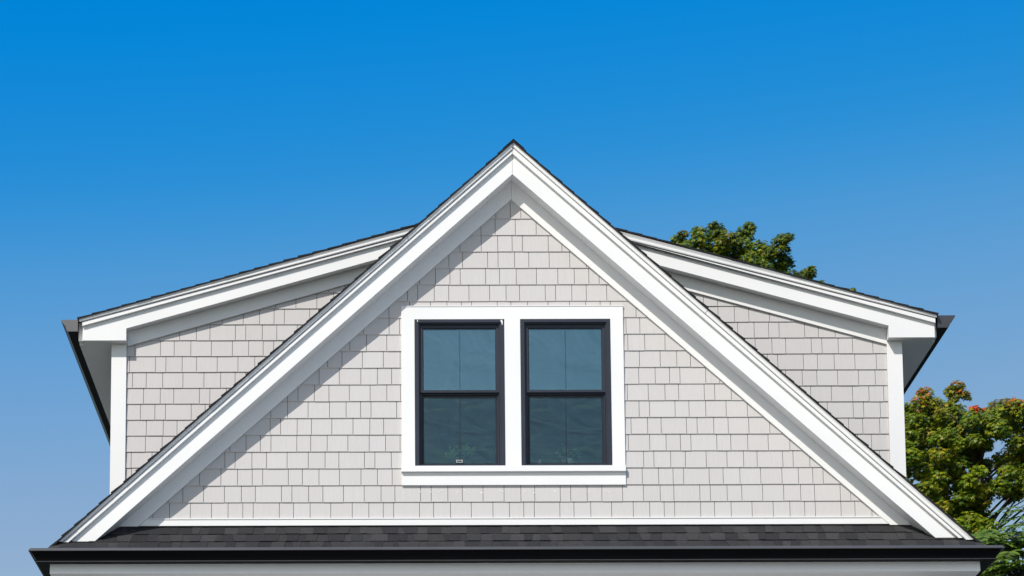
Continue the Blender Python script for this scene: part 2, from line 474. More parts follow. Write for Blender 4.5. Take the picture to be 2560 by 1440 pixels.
# ------------------------------------------------------------------ wall shingles
PAT = [[64, 26, 41, 36, 51, 52, 41.5, 34], [26, 64, 34.5, 41.5, 51, 53, 41, 36]]
cands = []
def shingle_rows(wall, lines_y, Yw, ppm, xr, region, holes=(), nup=0, ndn=0, vis=None):
    zb, e = lines_y
    for j in range(-ndn, nup):
        z0 = zb + j * e + 0.0
        z1 = z0 + e + 0.012
        x = xr[0] - random.uniform(0, 1.4)
        pat = PAT[j % 2]; q = random.randrange(8)
        while x < xr[1]:
            w = pat[q % 8] / ppm * random.uniform(0.985, 1.015); q += 1
            gap = 0.0053
            dz = random.uniform(-0.0015, 0.0015)
            poly0 = [(x + gap / 2, z0 + dz), (x + w - gap / 2, z0 + dz), (x + w - gap / 2, z1), (x + gap / 2, z1)]
            x += w
            pieces = [region(poly0)]
            for (hl, hr, hb, ht) in holes:
                nxt = []
                for p in pieces:
                    if len(p) < 3: continue
                    px_ = [c[0] for c in p]; pz_ = [c[1] for c in p]
                    if max(px_) <= hl or min(px_) >= hr or max(pz_) <= hb or min(pz_) >= ht:
                        nxt.append(p); continue
                    nxt.append(clip(p, 1, 0, hl)); nxt.append(clip(p, -1, 0, -hr))
                    mid = clip(clip(p, 1, 0, hr), -1, 0, -hl)
                    nxt.append(clip(mid, 0, 1, hb)); nxt.append(clip(mid, 0, -1, -ht))
                pieces = nxt
            pieces = [p for p in pieces if len(p) > 2 and area(p) > 2e-4]
            if not pieces: continue
            bb = MB()
            tb = 0.0142 + random.uniform(-0.001, 0.0012)
            tl = random.uniform(-0.0008, 0.0008)
            for p in pieces:
                # tapered: thin at the top, thick at the butt
                n = len(p)
                yf = [Yw - (0.003 + (tb - 0.003 + tl * (c[0] - x)) * max(0.0, min(1, (z1 - c[1]) / (z1 - z0)))) for c in p]
                vs = [(c[0], yy, c[1]) for c, yy in zip(p, yf)] + [(c[0], Yw + 0.0005, c[1]) for c in p]
                bb.add(vs, [tuple(range(n)), tuple(range(2 * n - 1, n - 1, -1))] + [(i, (i + 1) % n, n + (i + 1) % n, n + i) for i in range(n)])
            a = sum(area(p) for p in pieces)
            if vis:
                a *= vis(pieces)
            cands.append((a, bb, wall))

# visible part of a shingle: below the frieze and outside the casing
zrow = xz(1700, 1253, -0.01)[1]
erow = (xz(1600, 792.8, -0.01)[1] - xz(1600, 1253, -0.01)[1]) / 11
region = lambda p: clip(FRL.below(FRR.below(p, 0.035), 0.035), 0, -1, -(ZB + 0.03))
hole = (CAS[0] + 0.05, CAS[1] - 0.05, APZ + 0.06, CAS[3] - 0.05)
def vis_g(pcs):
    t = 0; al = sum(area(p) for p in pcs)
    for p in pcs:
        p = FRL.below(FRR.below(p))
        if len(p) > 2:
            t += area(p)
    return t / al if al else 0
shingle_rows(GW, (zrow, erow), 0.0, 237.0, (-5, 5), region, [hole], nup=20, ndn=1, vis=vis_g)

# ------------------------------------------------------------------ shed dormers
SHL = {-1: G['sh'][-1], 1: G['sh'][1]}
DL = {-1: {'sh': (YF - 0.07, (192, 793.3), (1035, 560)), 'ct': (YF - 0.055, (195, 796.5), (740, 648.75)), 'cb': (YF - 0.05, (199.7, 804), (740, 660)),
           'bb': (YF - 0.033, (205, 815), (740, 669)), 'fb': (YF, (315.5, 821), (740, 703.75)), 'fr': (YD - 0.035, (318.7, 865), (740, 746))},
      1: {'sh': (YF - 0.07, (2347, 782.5), (1543, 568)), 'ct': (YF - 0.055, (2345, 785), (1920, 675)), 'cb': (YF - 0.05, (2339, 793), (1920, 687.5)),
          'bb': (YF - 0.033, (2338, 807), (1920, 696)), 'fb': (YF, (2222.3, 814), (1920, 734.5)), 'fr': (YD - 0.035, (2216, 860), (1920, 780))}}
RET = {-1: ((207, 851), (315.3, 851)), 1: ((2337, 841.5), (2222.3, 845))}
CB = {-1: (279, 316.4, 865), 1: (2255, 2216.7, 859)}
GUT = {-1: ((154, 805), (196, 803), (196, 831.5)), 1: ((2385.5, 793.7), (2341, 792), (2341, 822))}
ROW = {-1: ((500, 1169), (500, 851), 8), 1: ((2000, 964), (2000, 844), 3)}
for s in (-1, 1):
    D = {k: Line(xz(*v[1], v[0]), xz(*v[2], v[0])) for k, v in DL[s].items()}
    out = xz(*RET[s][0], YF); inn = xz(*RET[s][1], YF)
    xo, xi, zr = out[0], inn[0], (out[1] + inn[1]) / 2
    SL = SHL[s]
    SLd = Line((0, SL.z(0) - 0.06), (1, SL.z(1) - 0.06))      # a little inside the gable roof
    far = lambda k, dz=0.0: Line((0, D[k].z(0) + dz), (1, D[k].z(1) + dz)).meet(SLd)
    # fascia with its return, in one board
    b = MB(); b.prism([(xo, zr), (xi, zr), (xi, D['fb'].z(xi)), far('fb'), far('ct', -0.012), (xo, D['ct'].z(xo) - 0.012)], YF, YF + 0.03); b.build('rake_fascia', M_trim, H)
    b = MB(); b.prism([(xo + s * 0.004, D['cb'].z(xo) - 0.009), far('cb', -0.009), far('bb'), (xo + s * 0.004, D['bb'].z(xo))], YF - 0.036, YF - 0.001); b.build('rake_moulding', M_trim, H)
    T, B = D['ct'], D['cb']
    xe = xz(*DL[s]['cb'][1], YF)[0]
    b = MB(); vs = []
    fT, fB = far('ct'), far('cb')
    for end in (0, 1):
        for f, y in prof + [(1.0, -0.002), (0, -0.002)]:
            if end == 0:
                x = xe + s * (-y - 0.05) * 0.6; z = T.z(x) * (1 - f) + B.z(x) * f
            else:
                x = fT[0] * (1 - f) + fB[0] * f; z = fT[1] * (1 - f) + fB[1] * f
            vs.append((x, YF + y, z))
    b.add(vs, [(i, (i + 1) % n, n + (i + 1) % n, n + i) for n in [len(prof) + 2] for i in range(n)] + [tuple(range(len(prof) + 2)), tuple(range(len(prof) + 2, 2 * len(prof) + 4))])
    b.build('crown_moulding', M_trim, H)
    # boxed return behind the fascia
    xcb0, xcb1 = xz(CB[s][0], CB[s][2], YD - 0.035)[0], xz(CB[s][1], CB[s][2], YD - 0.035)[0]
    b = MB(); b.prism([(xo, zr + 0.002), (xi - s * 0.0, zr + 0.002), (xi, D['fb'].z(xi) + 0.02), (xo, D['bb'].z(xo))], YF + 0.031, YD - 0.0005); b.build('cornice_return', M_trim, H)
    b = MB(); xr0 = xi - s * 0.001
    F4 = far('fb', 0.004); F5 = far('fb', 0.024)
    b.prism([(xr0, D['fb'].z(xr0) + 0.004), F4, F5, (xr0, D['fb'].z(xr0) + 0.024)], YF + 0.031, YD); b.build('rake_soffit', M_trim, H)
    b = MB(); ff = far('fr')
    xf = xi - s * 0.001
    b.prism([(xf, D['fb'].z(xf) + 0.003), far('fb', 0.003), ff, (xf, D['fr'].z(xf))], YD - 0.035, YD - 0.0005); b.build('frieze_board', M_trim, H)
    # corner board and walls
    zt = zr
    b = MB(); x0, x1 = sorted((xcb0, xcb1))
    b.prism([(x0, SL.z(x0) - 0.1), (x1, SL.z(x1) - 0.1), (x1, zt), (x0, zt)], YD - 0.035, YD + 0.10); b.build('corner_board', M_trim, H)
    wpoly = [(xcb0 - s * 0.002, SL.z(xcb0) - 0.3), (xcb0 - s * 0.002, D['fr'].z(xcb0) + 0.06)]
    top = Line((0, D['fr'].z(0) + 0.06), (1, D['fr'].z(1) + 0.06)); bot = Line((0, SL.z(0) - 0.3), (1, SL.z(1) - 0.3))
    tip = top.meet(bot)
    b = MB(); b.prism([wpoly[0], tip, wpoly[1]], YD, YD + 0.09); DW = b.build('dormer_wall', M_back, H)
    b = MB(); xs0 = xcb0 + s * 0.0
    b.prism([(xs0 - s * 0.02, SL.z(xs0) - 0.2), (xs0 - s * 0.004, SL.z(xs0) - 0.2), (xs0 - s * 0.004, zr + 0.004), (xs0 - s * 0.02, zr + 0.004)], YD + 0.101, 9.0); b.build('side_wall', M_side, H)
    xg = xz(*GUT[s][1], YF + 0.05)[0]
    # eave soffit, fascia and gutter, running back along the side
    b = MB(); b.prism([(xs0 - s * 0.003, zr + 0.004), (xg - s * 0.003, zr + 0.004), (xg - s * 0.003, zr + 0.02), (xs0 - s * 0.003, zr + 0.02)], YD, 9.0); b.build('eave_soffit', M_trim, H)
    zg_t, zg_b = xz(*GUT[s][1], YF + 0.05)[1], xz(*GUT[s][2], YF + 0.05)[1]
    b = MB(); b.prism([(xo + s * 0.001, zr + 0.021), (xg - s * 0.002, zr + 0.021), (xg - s * 0.002, zg_t + 0.03), (xo + s * 0.001, zg_t + 0.03)], YF + 0.075, 9.0); b.build('eave_fascia', M_trim, H)
    wg = abs(xz(*GUT[s][0], YF + 0.05)[0] - xg); hg = zg_t - zg_b
    outp = [(0, 0), (0, -hg), (0.60 * wg, -hg), (0.66 * wg, -0.86 * hg), (0.74 * wg, -0.55 * hg), (0.90 * wg, -0.26 * hg), (0.97 * wg, -0.16 * hg), (wg, -0.08 * hg), (wg, 0)]
    inp = [(wg - 0.012, -0.002), (wg - 0.012, -0.012), (0.88 * wg, -0.30 * hg), (0.62 * wg, -hg + 0.02), (0.01, -hg + 0.01), (0.004, -0.002)]
    b = MB(); b.prism([(xg + s * d_, zg_t + h_) for d_, h_ in outp + inp], YF + 0.010, 9.0)
    b.build('gutter', M_black, H)
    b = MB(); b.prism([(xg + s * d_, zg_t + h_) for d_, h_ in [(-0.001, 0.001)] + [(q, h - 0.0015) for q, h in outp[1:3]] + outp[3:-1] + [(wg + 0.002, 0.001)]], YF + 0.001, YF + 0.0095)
    b.build('gutter_end_cap', M_cap if s < 0 else M_cap2_bead, H)
    # dormer roof
    eave = xz(*DL[s]['sh'][1], YF - 0.07)
    top = D['sh'].meet(SLd)
    d = (Vector(eave) - Vector(top)); ln = d.length; d.normalize()
    nn = Vector((-d.y * s, d.x * s)) if s > 0 else Vector((d.y, -d.x))
    if nn.y < 0: nn = -nn
    b = MB()
    q0, q1 = Vector(top) - nn * 0.014, Vector(eave) - nn * 0.014 - d * 0.03
    b.prism([tuple(q0 - nn * 0.014), tuple(q1 - nn * 0.014), tuple(q1 - nn * 0.03), tuple(q0 - nn * 0.03)], YF + 0.035, 9.2)
    roof = b.build('roof_slope', M_edge, H)
    slope_strips(roof, top, d, ln, EXPO, YF - 0.07, 9.2, nn, t1=0.014)
    # shingles on the dormer wall
    p1, p0, nn_ = ROW[s]
    zb_ = xz(*p1, YD - 0.01)[1]; e_ = (xz(*p0, YD - 0.01)[1] - zb_) / nn_
    sgn = s
    def reg(p, D=D, SL=SL, s=s, xc=xcb1):
        p = SL.above(D['fr'].below(p, 0.03), -0.02)
        return clip(p, s, 0, s * (xc - s * 0.0015)) if len(p) > 2 else p
    def vis_d(pcs, s=s):
        c = max(((sum(q[0] for q in p) / len(p), sum(q[1] for q in p) / len(p)) for p in pcs), key=lambda q: q[1])
        u, v = pix((c[0], YD, max(q[1] for p in pcs for q in p)))
        e = GL['sh'][2 if s < 0 else 3]; a = GL['sh'][1]
        ln_y = a[1] + (e[1] - a[1]) * (u - a[0]) / (e[0] - a[0])
        return 1.0 if v < ln_y - 8 else 0.02
    shingle_rows(DW, (zb_, e_), YD, 223.0, (min(xcb0, XA), max(xcb0, XA)), reg, nup=18, ndn=12, vis=vis_d)

cands.sort(key=lambda c: -c[0])
for a, bb, wall in cands[:300]:
    bb.build('wall_shingle', M_side, wall)
rest = {}
rm = MB()
for a, bb, wall in cands[300:]:
    rm.add(bb.v, bb.f)
ro = rm.build('wall_shingles', M_side, H); ro['kind'] = 'stuff'

# ------------------------------------------------------------------ window casing, sill, windows
b = MB()
b.prism([(CAS[0], WZ[0] - 0.0), (WIN[0][0], WZ[0]), (WIN[0][0], WZ[1]), (CAS[0], WZ[1])], YW, -0.0005)
b.prism([(WIN[0][1], WZ[0]), (WIN[1][0], WZ[0]), (WIN[1][0], WZ[1]), (WIN[0][1], WZ[1])], YW, -0.0005)
b.prism([(WIN[1][1], WZ[0]), (CAS[1], WZ[0]), (CAS[1], WZ[1]), (WIN[1][1], WZ[1])], YW, -0.0005)
b.prism([(CAS[0], WZ[1]), (CAS[1], WZ[1]), (CAS[1], CAS[3]), (CAS[0], CAS[3])], YW, -0.0005)
b.prism([(CAS[0] - 0.004, CAS[3]), (CAS[1] + 0.004, CAS[3]), (CAS[1] + 0.004, CAS[3] + 0.007), (CAS[0] - 0.004, CAS[3] + 0.007)], YW - 0.006, -0.0005)
b.build('window_casing', M_trim, H)
b = MB()
b.prism_x([(-0.066, CAS[2]), (-0.066, WZ[0] - 0.004), (-0.001, WZ[0] - 0.0005), (0.12, WZ[0] - 0.0005), (0.12, CAS[2]), ], CAS[0] - 0.005, CAS[1] + 0.002)
b.build('window_sill', M_trim, H)
b = MB(); b.prism([(CAS[0], APZ), (CAS[1] + 0.003, APZ), (CAS[1] + 0.003, CAS[2] - 0.001), (CAS[0], CAS[2] - 0.001)], -0.03, -0.0005); b.build('window_apron', M_trim, H)

PXM = 1 / 237.0
for wi, (x0, x1) in enumerate(WIN):
    z0, z1 = WZ
    x0 += 0.002; x1 -= 0.002; z0 += 0.001; z1 -= 0.002
    b = MB()
    fl = 9.5 * PXM
    b.ring(x0, x1, z0, z1, fl, fl, 0.012, 8 * PXM, -0.034, 0.12)
    b.ring(x0 + fl, x1 - fl, z0 + 0.012, z1 - 8 * PXM, 0.011, 0.011, 0.008, 0.012, -0.016, 0.12)
    b.ring(x0 + fl + 0.011, x1 - fl - 0.011, z0 + 0.020, z1 - 8 * PXM - 0.012, 0.006, 0.006, 0.004, 0.006, 0.004, 0.12)
    win = b.build('window', M_vinyl, H)
    win['label'] = 'left double hung window with dark navy frame' if wi == 0 else 'right double hung window with dark navy frame'
    ix0, ix1 = x0 + fl + 0.0172, x1 - fl - 0.0172
    izt = z1 - 8 * PXM - 0.0182
    izb = z0 + 0.0242
    zm1 = xz(1280, 975.5, 0.02)[1]; zm0 = xz(1280, 981.5, 0.02)[1]
    # upper sash: outer step and inner bead
    b = MB()
    b.ring(ix0, ix1, zm0, izt, 0.026, 0.026, zm1 - zm0, 0.030, 0.012, 0.052)
    b.ring(ix0 + 0.026, ix1 - 0.026, zm1, izt - 0.030, 0.010, 0.010, 0.003, 0.009, 0.024, 0.05)
    us = b.build('upper_sash', M_vinyl, win)
    b = MB(); b.box(ix0 + 0.0365, ix1 - 0.0365, 0.030, 0.046, zm1 + 0.0032, izt - 0.0392); b.build('pane', M_glass, win)
    xm = (ix0 + ix1) / 2 + 0.004
    b = MB(); b.box(xm - 0.006, xm + 0.006, 0.036, 0.040, zm1 + 0.0035, izt - 0.0395); b.build('muntin', M_vinyl, win)
    # lower sash, set back behind the screen
    lx0, lx1 = ix0 + 0.002, ix1 - 0.002
    b = MB()
    b.ring(lx0 + 0.013, lx1 - 0.013, izb, zm0 + 0.01, 0.024, 0.024, 0.030, 0.05, 0.066, 0.105)
    b.build('lower_sash', M_vinyl, win)
    b = MB(); b.box(lx0 + 0.0372, lx1 - 0.0372, 0.078, 0.094, izb + 0.0302, zm0 - 0.0402); b.build('pane', M_glass2, win)
    b = MB(); b.box(xm - 0.006, xm + 0.006, 0.084, 0.088, izb + 0.0305, zm0 - 0.040); b.build('muntin', M_vinyl, win)
    b = MB(); b.ring(lx0, lx1, izb, zm0 - 0.004, 0.014, 0.014, 0.016, 0.012, 0.040, 0.052); b.build('screen_frame', M_vinyl, win)
    b = MB(); b.box(lx0 + 0.0142, lx1 - 0.0142, 0.046, 0.0465, izb + 0.0162, zm0 - 0.0162); b.build('insect_screen', M_screen, win)
    zl = xz(1148, 1153.2, 0.03)[1]
    if wi == 0:
        xl = xz(1148.5, 1153, 0.03)[0]
        b = MB(); b.ring(xl - 0.033, xl + 0.033, zl - 0.014, zl + 0.014, 0.006, 0.006, 0.006, 0.006, 0.026, 0.0395); b.build('sash_lift', M_metal, win)
        b = MB()
        p_ = [xz(u, v, -0.035) for u, v in ((1251, 800), (1254, 799), (1257, 803), (1256.5, 810), (1254.5, 813), (1254, 807), (1252, 804))]
        b.prism(p_, -0.0355, -0.0335)
        b.prism([xz(u, v, -0.035) for u, v in ((1042.5, 799), (1044, 800), (1045.5, 804), (1043, 804))], -0.0355, -0.0335)
        b.build('caulk_smear', M_putty, win)
    else:
        xl = xz(1412, 1155, 0.03)[0]
        b = MB(); b.box(xl - 0.033, xl + 0.033, 0.030, 0.0395, zl - 0.014, zl - 0.010); b.build('sash_lift', M_vinyl, win)

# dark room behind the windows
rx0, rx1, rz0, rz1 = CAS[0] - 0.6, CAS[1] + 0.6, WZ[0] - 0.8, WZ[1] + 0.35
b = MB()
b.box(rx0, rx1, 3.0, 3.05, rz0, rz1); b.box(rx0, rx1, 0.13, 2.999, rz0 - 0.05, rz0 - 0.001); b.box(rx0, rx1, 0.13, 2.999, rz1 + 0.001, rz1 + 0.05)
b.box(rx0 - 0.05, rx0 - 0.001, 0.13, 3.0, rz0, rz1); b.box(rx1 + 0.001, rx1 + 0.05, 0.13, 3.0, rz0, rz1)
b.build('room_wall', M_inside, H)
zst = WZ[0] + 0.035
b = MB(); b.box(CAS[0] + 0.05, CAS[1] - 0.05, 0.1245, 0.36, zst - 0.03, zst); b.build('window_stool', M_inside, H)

# putty marks over the nail heads under the apron
b = MB()
ax = CAS[0]
while ax < CAS[1]:
    for dx in (-0.012, 0.018):
        if random.random() < 0.75:
            cx_, cz_ = ax + dx + random.uniform(-0.01, 0.01), xz(1280, 1230, 0)[1] + random.uniform(-0.012, 0.012)
            an = random.uniform(-0.9, 0.9); n = 7
            ra, rb = random.uniform(0.005, 0.012), random.uniform(0.004, 0.007)
            pl = []
            for k in range(n):
                t_ = 2 * math.pi * k / n; u, v = ra * math.cos(t_) * random.uniform(0.8, 1.2), rb * math.sin(t_) * random.uniform(0.8, 1.2)
                pl.append((cx_ + u * math.cos(an) - v * math.sin(an), cz_ + u * math.sin(an) + v * math.cos(an)))
            b.prism(pl, -0.0115, -0.004)
    ax += random.choice([0.11, 0.15, 0.175, 0.215])
o = b.build('putty_marks', M_putty, GW); o['kind'] = 'stuff'

# ------------------------------------------------------------------ base trim and pent roof
zbt, zbb = xz(1280, 1294, -0.03)[1], xz(1280, 1312, -0.03)[1]
b = MB()
b.prism([(FRL.x(zbb) + 0.004, zbb), (FRR.x(zbb) - 0.004, zbb), (FRR.x(zbt - 0.012) - 0.004, zbt - 0.012), (FRL.x(zbt - 0.012) + 0.004, zbt - 0.012)], -0.03, -0.0006)
b.prism([(FRL.x(zbt - 0.011) + 0.004, zbt - 0.011), (FRR.x(zbt - 0.011) - 0.004, zbt - 0.011), (FRR.x(zbt) - 0.004, zbt), (FRL.x(zbt) + 0.004, zbt)], -0.037, -0.0006)
b.build('base_trim', M_trim, H)
PP = R(41.0)
PZ0 = zbb - 0.012
PRUN = 0.356
pd, pn = Vector((0, -math.cos(PP), -math.sin(PP))), Vector((0, -math.sin(PP), math.cos(PP)))
Pp = lambda x, sl, h: Vector((x, 0, PZ0)) + pd * sl + pn * h
plen = PRUN / math.cos(PP)
def xlim(z):
    return SHL[-1].x(z) + 0.02, SHL[1].x(z) - 0.02
b = MB()
q = [Pp(0, 0, 0), Pp(0, plen, 0)]
l0, r0 = xlim(q[0].z); l1, r1 = xlim(q[1].z)
b.add([Pp(l0, 0, 0), Pp(r0, 0, 0), Pp(r1, plen - 0.01, 0), Pp(l1, plen - 0.01, 0), Pp(l0, 0, -0.02), Pp(r0, 0, -0.02), Pp(r1, plen - 0.01, -0.02), Pp(l1, plen - 0.01, -0.02)],
      [(0, 1, 2, 3), (4, 5, 6, 7), (0, 1, 5, 4), (1, 2, 6, 5), (2, 3, 7, 6), (3, 0, 4, 7)])
PENT = b.build('pent_roof', M_edge, H)
rows = [(-0.02, plen - 0.30), (plen - 0.30, plen - 0.135), (plen - 0.135, plen + 0.012)]
for ri, (a, e) in enumerate(rows):
    zt_ = Pp(0, (a + e) / 2, 0).z
    xa, xb = xlim(Pp(0, e, 0).z)
    ta, tb_ = xlim(Pp(0, a, 0).z)
    x = xa + random.uniform(0, 0.1)
    prev = xa; prev_t = ta; tooth = False
    while prev < xb - 0.01:
        w = random.choice([0.08, 0.11, 0.13, 0.14, 0.17]) * random.uniform(0.9, 1.1)
        nx = min(prev + w, xb)
        slant = random.choice([-0.02, 0.02, 0.012, 0.0])
        nt_ = min(max(nx + slant, prev_t + 0.02), tb_) if nx < xb else tb_
        nt_ = max(nt_, prev_t + 0.01)
        wob = 0.003 * math.sin(prev * 2.3 + ri * 2) + 0.002 * math.sin(prev * 5.1 + ri)
        th = (0.016 if tooth else 0.0105) + wob + random.uniform(-0.001, 0.001)
        ee = e + (0.0 if tooth else -0.002) + wob
        g_ = 0.0006
        P8 = [Pp(prev_t + g_, a, 0.004 + (0.003 if tooth else 0)), Pp(nt_ - g_, a, 0.004 + (0.003 if tooth else 0)), Pp(nx - g_, ee, th), Pp(prev + g_, ee, th),
              Pp(prev_t + g_, a, 0.0005), Pp(nt_ - g_, a, 0.0005), Pp(nx - g_, ee, 0.0005), Pp(prev + g_, ee, 0.0005)]
        b = MB(); b.add(P8, [(0, 1, 2, 3), (4, 5, 6, 7), (0, 1, 5, 4), (1, 2, 6, 5), (2, 3, 7, 6), (3, 0, 4, 7)])
        o = b.build('roof_shingle', M_asph, PENT)
        prev, prev_t, tooth = nx, nt_, not tooth

# ------------------------------------------------------------------ eave fascia, soffit and wrap-around gutter at the foot of the gable
YE = -PRUN + 0.005
fxl, fxr = xz(125, 1420, YE)[0], xz(2450, 1420, YE)[0]
gz_t = xz(1280, 1367.5, YE - 0.16)[1]
gz_b = xz(1280, 1402, YE - 0.10)[1]
hg = gz_t - gz_b
zf_b = xz(1280, 1430, YE - 0.03)[1]
gxl, gxr = xz(72.5, 1369, YE - 0.16)[0], xz(2510, 1366, YE - 0.16)[0]
#print('gutter h', hg, 'w', fxl - gxl, gxr - fxr, 'pent eave z', Pp(0, plen, 0).z, 'gz_t', gz_t, 'fascia cut', ZC, 'eave', EAVE)
wg = 0.17
b = MB()
b.prism_x([(YE, gz_t + 0.005), (YE, gz_b - 0.01), (YE - 0.003, gz_b - 0.02), (YE - 0.014, zf_b + 0.02), (YE - 0.014, zf_b), (YE + 0.03, zf_b), (YE + 0.03, gz_t + 0.005)], fxl, fxr)
for s, fx in ((-1, fxl), (1, fxr)):
    b.box(*sorted((fx, fx - s * 0.03)), YE + 0.031, YB, zf_b, gz_t + 0.005)
b.build('eave_fascia', M_trim, H)
b = MB()
b.box(fxl + 0.031, fxr - 0.031, YE + 0.031, 0.03, zf_b + 0.003, zf_b + 0.018)
for s, fx in ((-1, fxl), (1, fxr)):
    b.box(*sorted((fx - s * 0.031, fx - s * 0.6)), 0.031, YB, zf_b + 0.003, zf_b + 0.018)
b.build('eave_soffit', M_trim, H)
outp = [(0, 0), (0, -hg), (0.60 * wg, -hg), (0.655 * wg, -0.985 * hg), (0.66 * wg, -0.96 * hg), (0.645 * wg, -0.925 * hg), (0.66 * wg, -0.82 * hg), (0.70 * wg, -0.6 * hg), (0.76 * wg, -0.42 * hg), (0.90 * wg, -0.26 * hg), (0.985 * wg, -0.215 * hg), (wg, -0.20 * hg), (0.985 * wg, -0.12 * hg), (0.945 * wg, -0.02 * hg), (0.92 * wg, 0)]
inp = [(wg - 0.03, -0.004), (wg - 0.03, -0.016), (0.86 * wg, -0.32 * hg), (0.62 * wg, -hg + 0.015), (0.008, -hg + 0.01), (0.004, 0)]
prf = outp + inp
b = MB(); vs = []; n = len(prf)
kl, kr = (fxl - gxl) / wg, (gxr - fxr) / wg
for st in range(4):
    for d_, h_ in prf:
        y = YB if st in (0, 3) else YE - 0.001 - d_
        x = fxl - 0.001 - d_ * kl if st < 2 else fxr + 0.001 + d_ * kr
        vs.append((x, y, gz_t + h_))
fs = [(st * n + i, st * n + (i + 1) % n, (st + 1) * n + (i + 1) % n, (st + 1) * n + i) for st in range(3) for i in range(n)]
b.add(vs, fs + [tuple(range(n)), tuple(range(3 * n, 4 * n))])
b.build('gutter', M_black, H)
b = MB(); vs = []
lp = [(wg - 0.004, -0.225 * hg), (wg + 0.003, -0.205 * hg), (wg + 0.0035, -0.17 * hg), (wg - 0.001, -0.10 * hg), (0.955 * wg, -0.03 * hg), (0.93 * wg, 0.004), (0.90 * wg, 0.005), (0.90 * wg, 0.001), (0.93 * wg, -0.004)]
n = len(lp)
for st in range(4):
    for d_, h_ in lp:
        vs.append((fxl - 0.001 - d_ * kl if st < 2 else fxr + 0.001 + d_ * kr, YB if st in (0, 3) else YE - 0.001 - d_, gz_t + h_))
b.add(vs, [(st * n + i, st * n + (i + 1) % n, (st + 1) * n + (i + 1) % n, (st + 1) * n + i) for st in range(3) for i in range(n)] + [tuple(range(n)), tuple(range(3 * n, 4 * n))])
b.build('gutter_lip_sheen', M_lip_sheen, H)  # overlay strip carrying the painted sheen of the black gutter's lip
b = MB(); vs = []
lp = [(0.645 * wg, -0.990 * hg), (0.672 * wg, -0.975 * hg), (0.672 * wg, -0.955 * hg), (0.650 * wg, -0.925 * hg), (0.63 * wg, -0.95 * hg)]
n = len(lp)
for st in range(4):
    for d_, h_ in lp:
        vs.append((fxl - 0.001 - d_ * kl if st < 2 else fxr + 0.001 + d_ * kr, YB if st in (0, 3) else YE - 0.001 - d_, gz_t + h_))
b.add(vs, [(st * n + i, st * n + (i + 1) % n, (st + 1) * n + (i + 1) % n, (st + 1) * n + i) for st in range(3) for i in range(n)] + [tuple(range(n)), tuple(range(3 * n, 4 * n))])
b.build('gutter_bead_glint', M_cap2_bead, H)  # sky highlight along the bottom roll, painted as a lighter strip
ez = Pp(0, plen, 0)
b = MB(); b.box(EAVE[-1][0] + 0.04, EAVE[1][0] - 0.04, ez.y - 0.008, ez.y - 0.004, gz_t - 0.03, ez.z - 0.001); b.build('drip_edge', M_drip, H)
# storeys below and the rear, out of the picture
b = MB(); b.box(fxl + 0.5, fxr - 0.5, 0.1, YB - 0.3, -0.2, zf_b + 0.01); b.build('lower_wall', M_side, H)
b = MB(); A_ = G['sh']['A']
b.prism([(fxl + 0.5, zf_b + 0.02), (fxr - 0.5, zf_b + 0.02), (fxr - 0.5, SHL[1].z(fxr - 0.5) - 0.08), (A_[0], A_[1] - 0.08), (fxl + 0.5, SHL[-1].z(fxl + 0.5) - 0.08)], YB - 0.3, YB - 0.25)
b.build('rear_wall', M_side, H)

# ------------------------------------------------------------------ things on the inner sill
def sprig(b, lb, base, tip, n, ls, rnd):
    mid = (Vector(base) + Vector(tip)) / 2 + Vector((rnd.uniform(-.02, .02), rnd.uniform(-.02, .02), 0.02))
    b.tube([base, mid, tip], [0.004, 0.003, 0.002], 5)
    for k in range(n):
        t_ = 0.35 + 0.65 * (k + 1) / n
        p = mid.lerp(Vector(tip), (t_ - 0.35) / 0.65)
        d = Vector((rnd.uniform(-1, 1), rnd.uniform(-0.6, 0.6), rnd.uniform(-0.2, 0.9))).normalized() * ls
        sd = d.cross(Vector((0, 1, 0.3))).normalized() * ls * 0.24
        lb.add([p, p + d * 0.5 + sd, p + d, p + d * 0.5 - sd], [(0, 1, 2), (0, 2, 3)])
rnd = random.Random(5)
YPp = 0.17
c = at(1152, 1150, YPp); c.z = zst
t1 = thing('potted_plant', 'bushy green plant with a yellow flower behind the left window glass', 'plant', tuple(c))
b = MB(); b.lathe(c, [(0.035, 0), (0.05, 0.005), (0.055, 0.05), (0.058, 0.055), (0.05, 0.055), (0.048, 0.045)]); b.build('pot', M_vinyl, t1, True)
b = MB(); lb = MB()
for k in range(15):
    a_ = rnd.uniform(-1.25, 1.25)
    tip = c + Vector((math.sin(a_) * rnd.uniform(0.12, 0.2), rnd.uniform(-0.05, 0.06), 0.08 + math.cos(a_) * rnd.uniform(0.10, 0.19)))
    sprig(b, lb, c + Vector((rnd.uniform(-.02, .02), rnd.uniform(-.02, .02), 0.045)), tip, 7, 0.055, rnd)
b.build('stem', M_stem, t1); lb.build('foliage', M_plant, t1)
f = at(1140, 1116, YPp - 0.06)
b = MB(); b.lathe(f, [(0.004, -0.012), (0.018, -0.006), (0.02, 0.004), (0.008, 0.012)], 10); b.build('flower', M_yellow, t1, True)
c = at(1419, 1150, YPp); c.z = zst
t2 = thing('potted_plant', 'sparse plant in a ribbed white pot behind the right window glass', 'plant', tuple(c))
b = MB()
prof_p = [(0.052, 0.0)]
for k in range(9):
    prof_p += [(0.060 + k * 0.0006, 0.004 + k * 0.0085), (0.056 + k * 0.0006, 0.009 + k * 0.0085)]
prof_p += [(0.064, 0.086), (0.058, 0.086), (0.056, 0.07)]
b.lathe(c, prof_p, 24); b.build('pot', M_pot, t2, True)
b = MB(); b.lathe(c, [(0.001, 0.069), (0.056, 0.070), (0.056, 0.074), (0.001, 0.075)], 16); b.build('soil', M_soil, t2)
b = MB(); lb = MB()
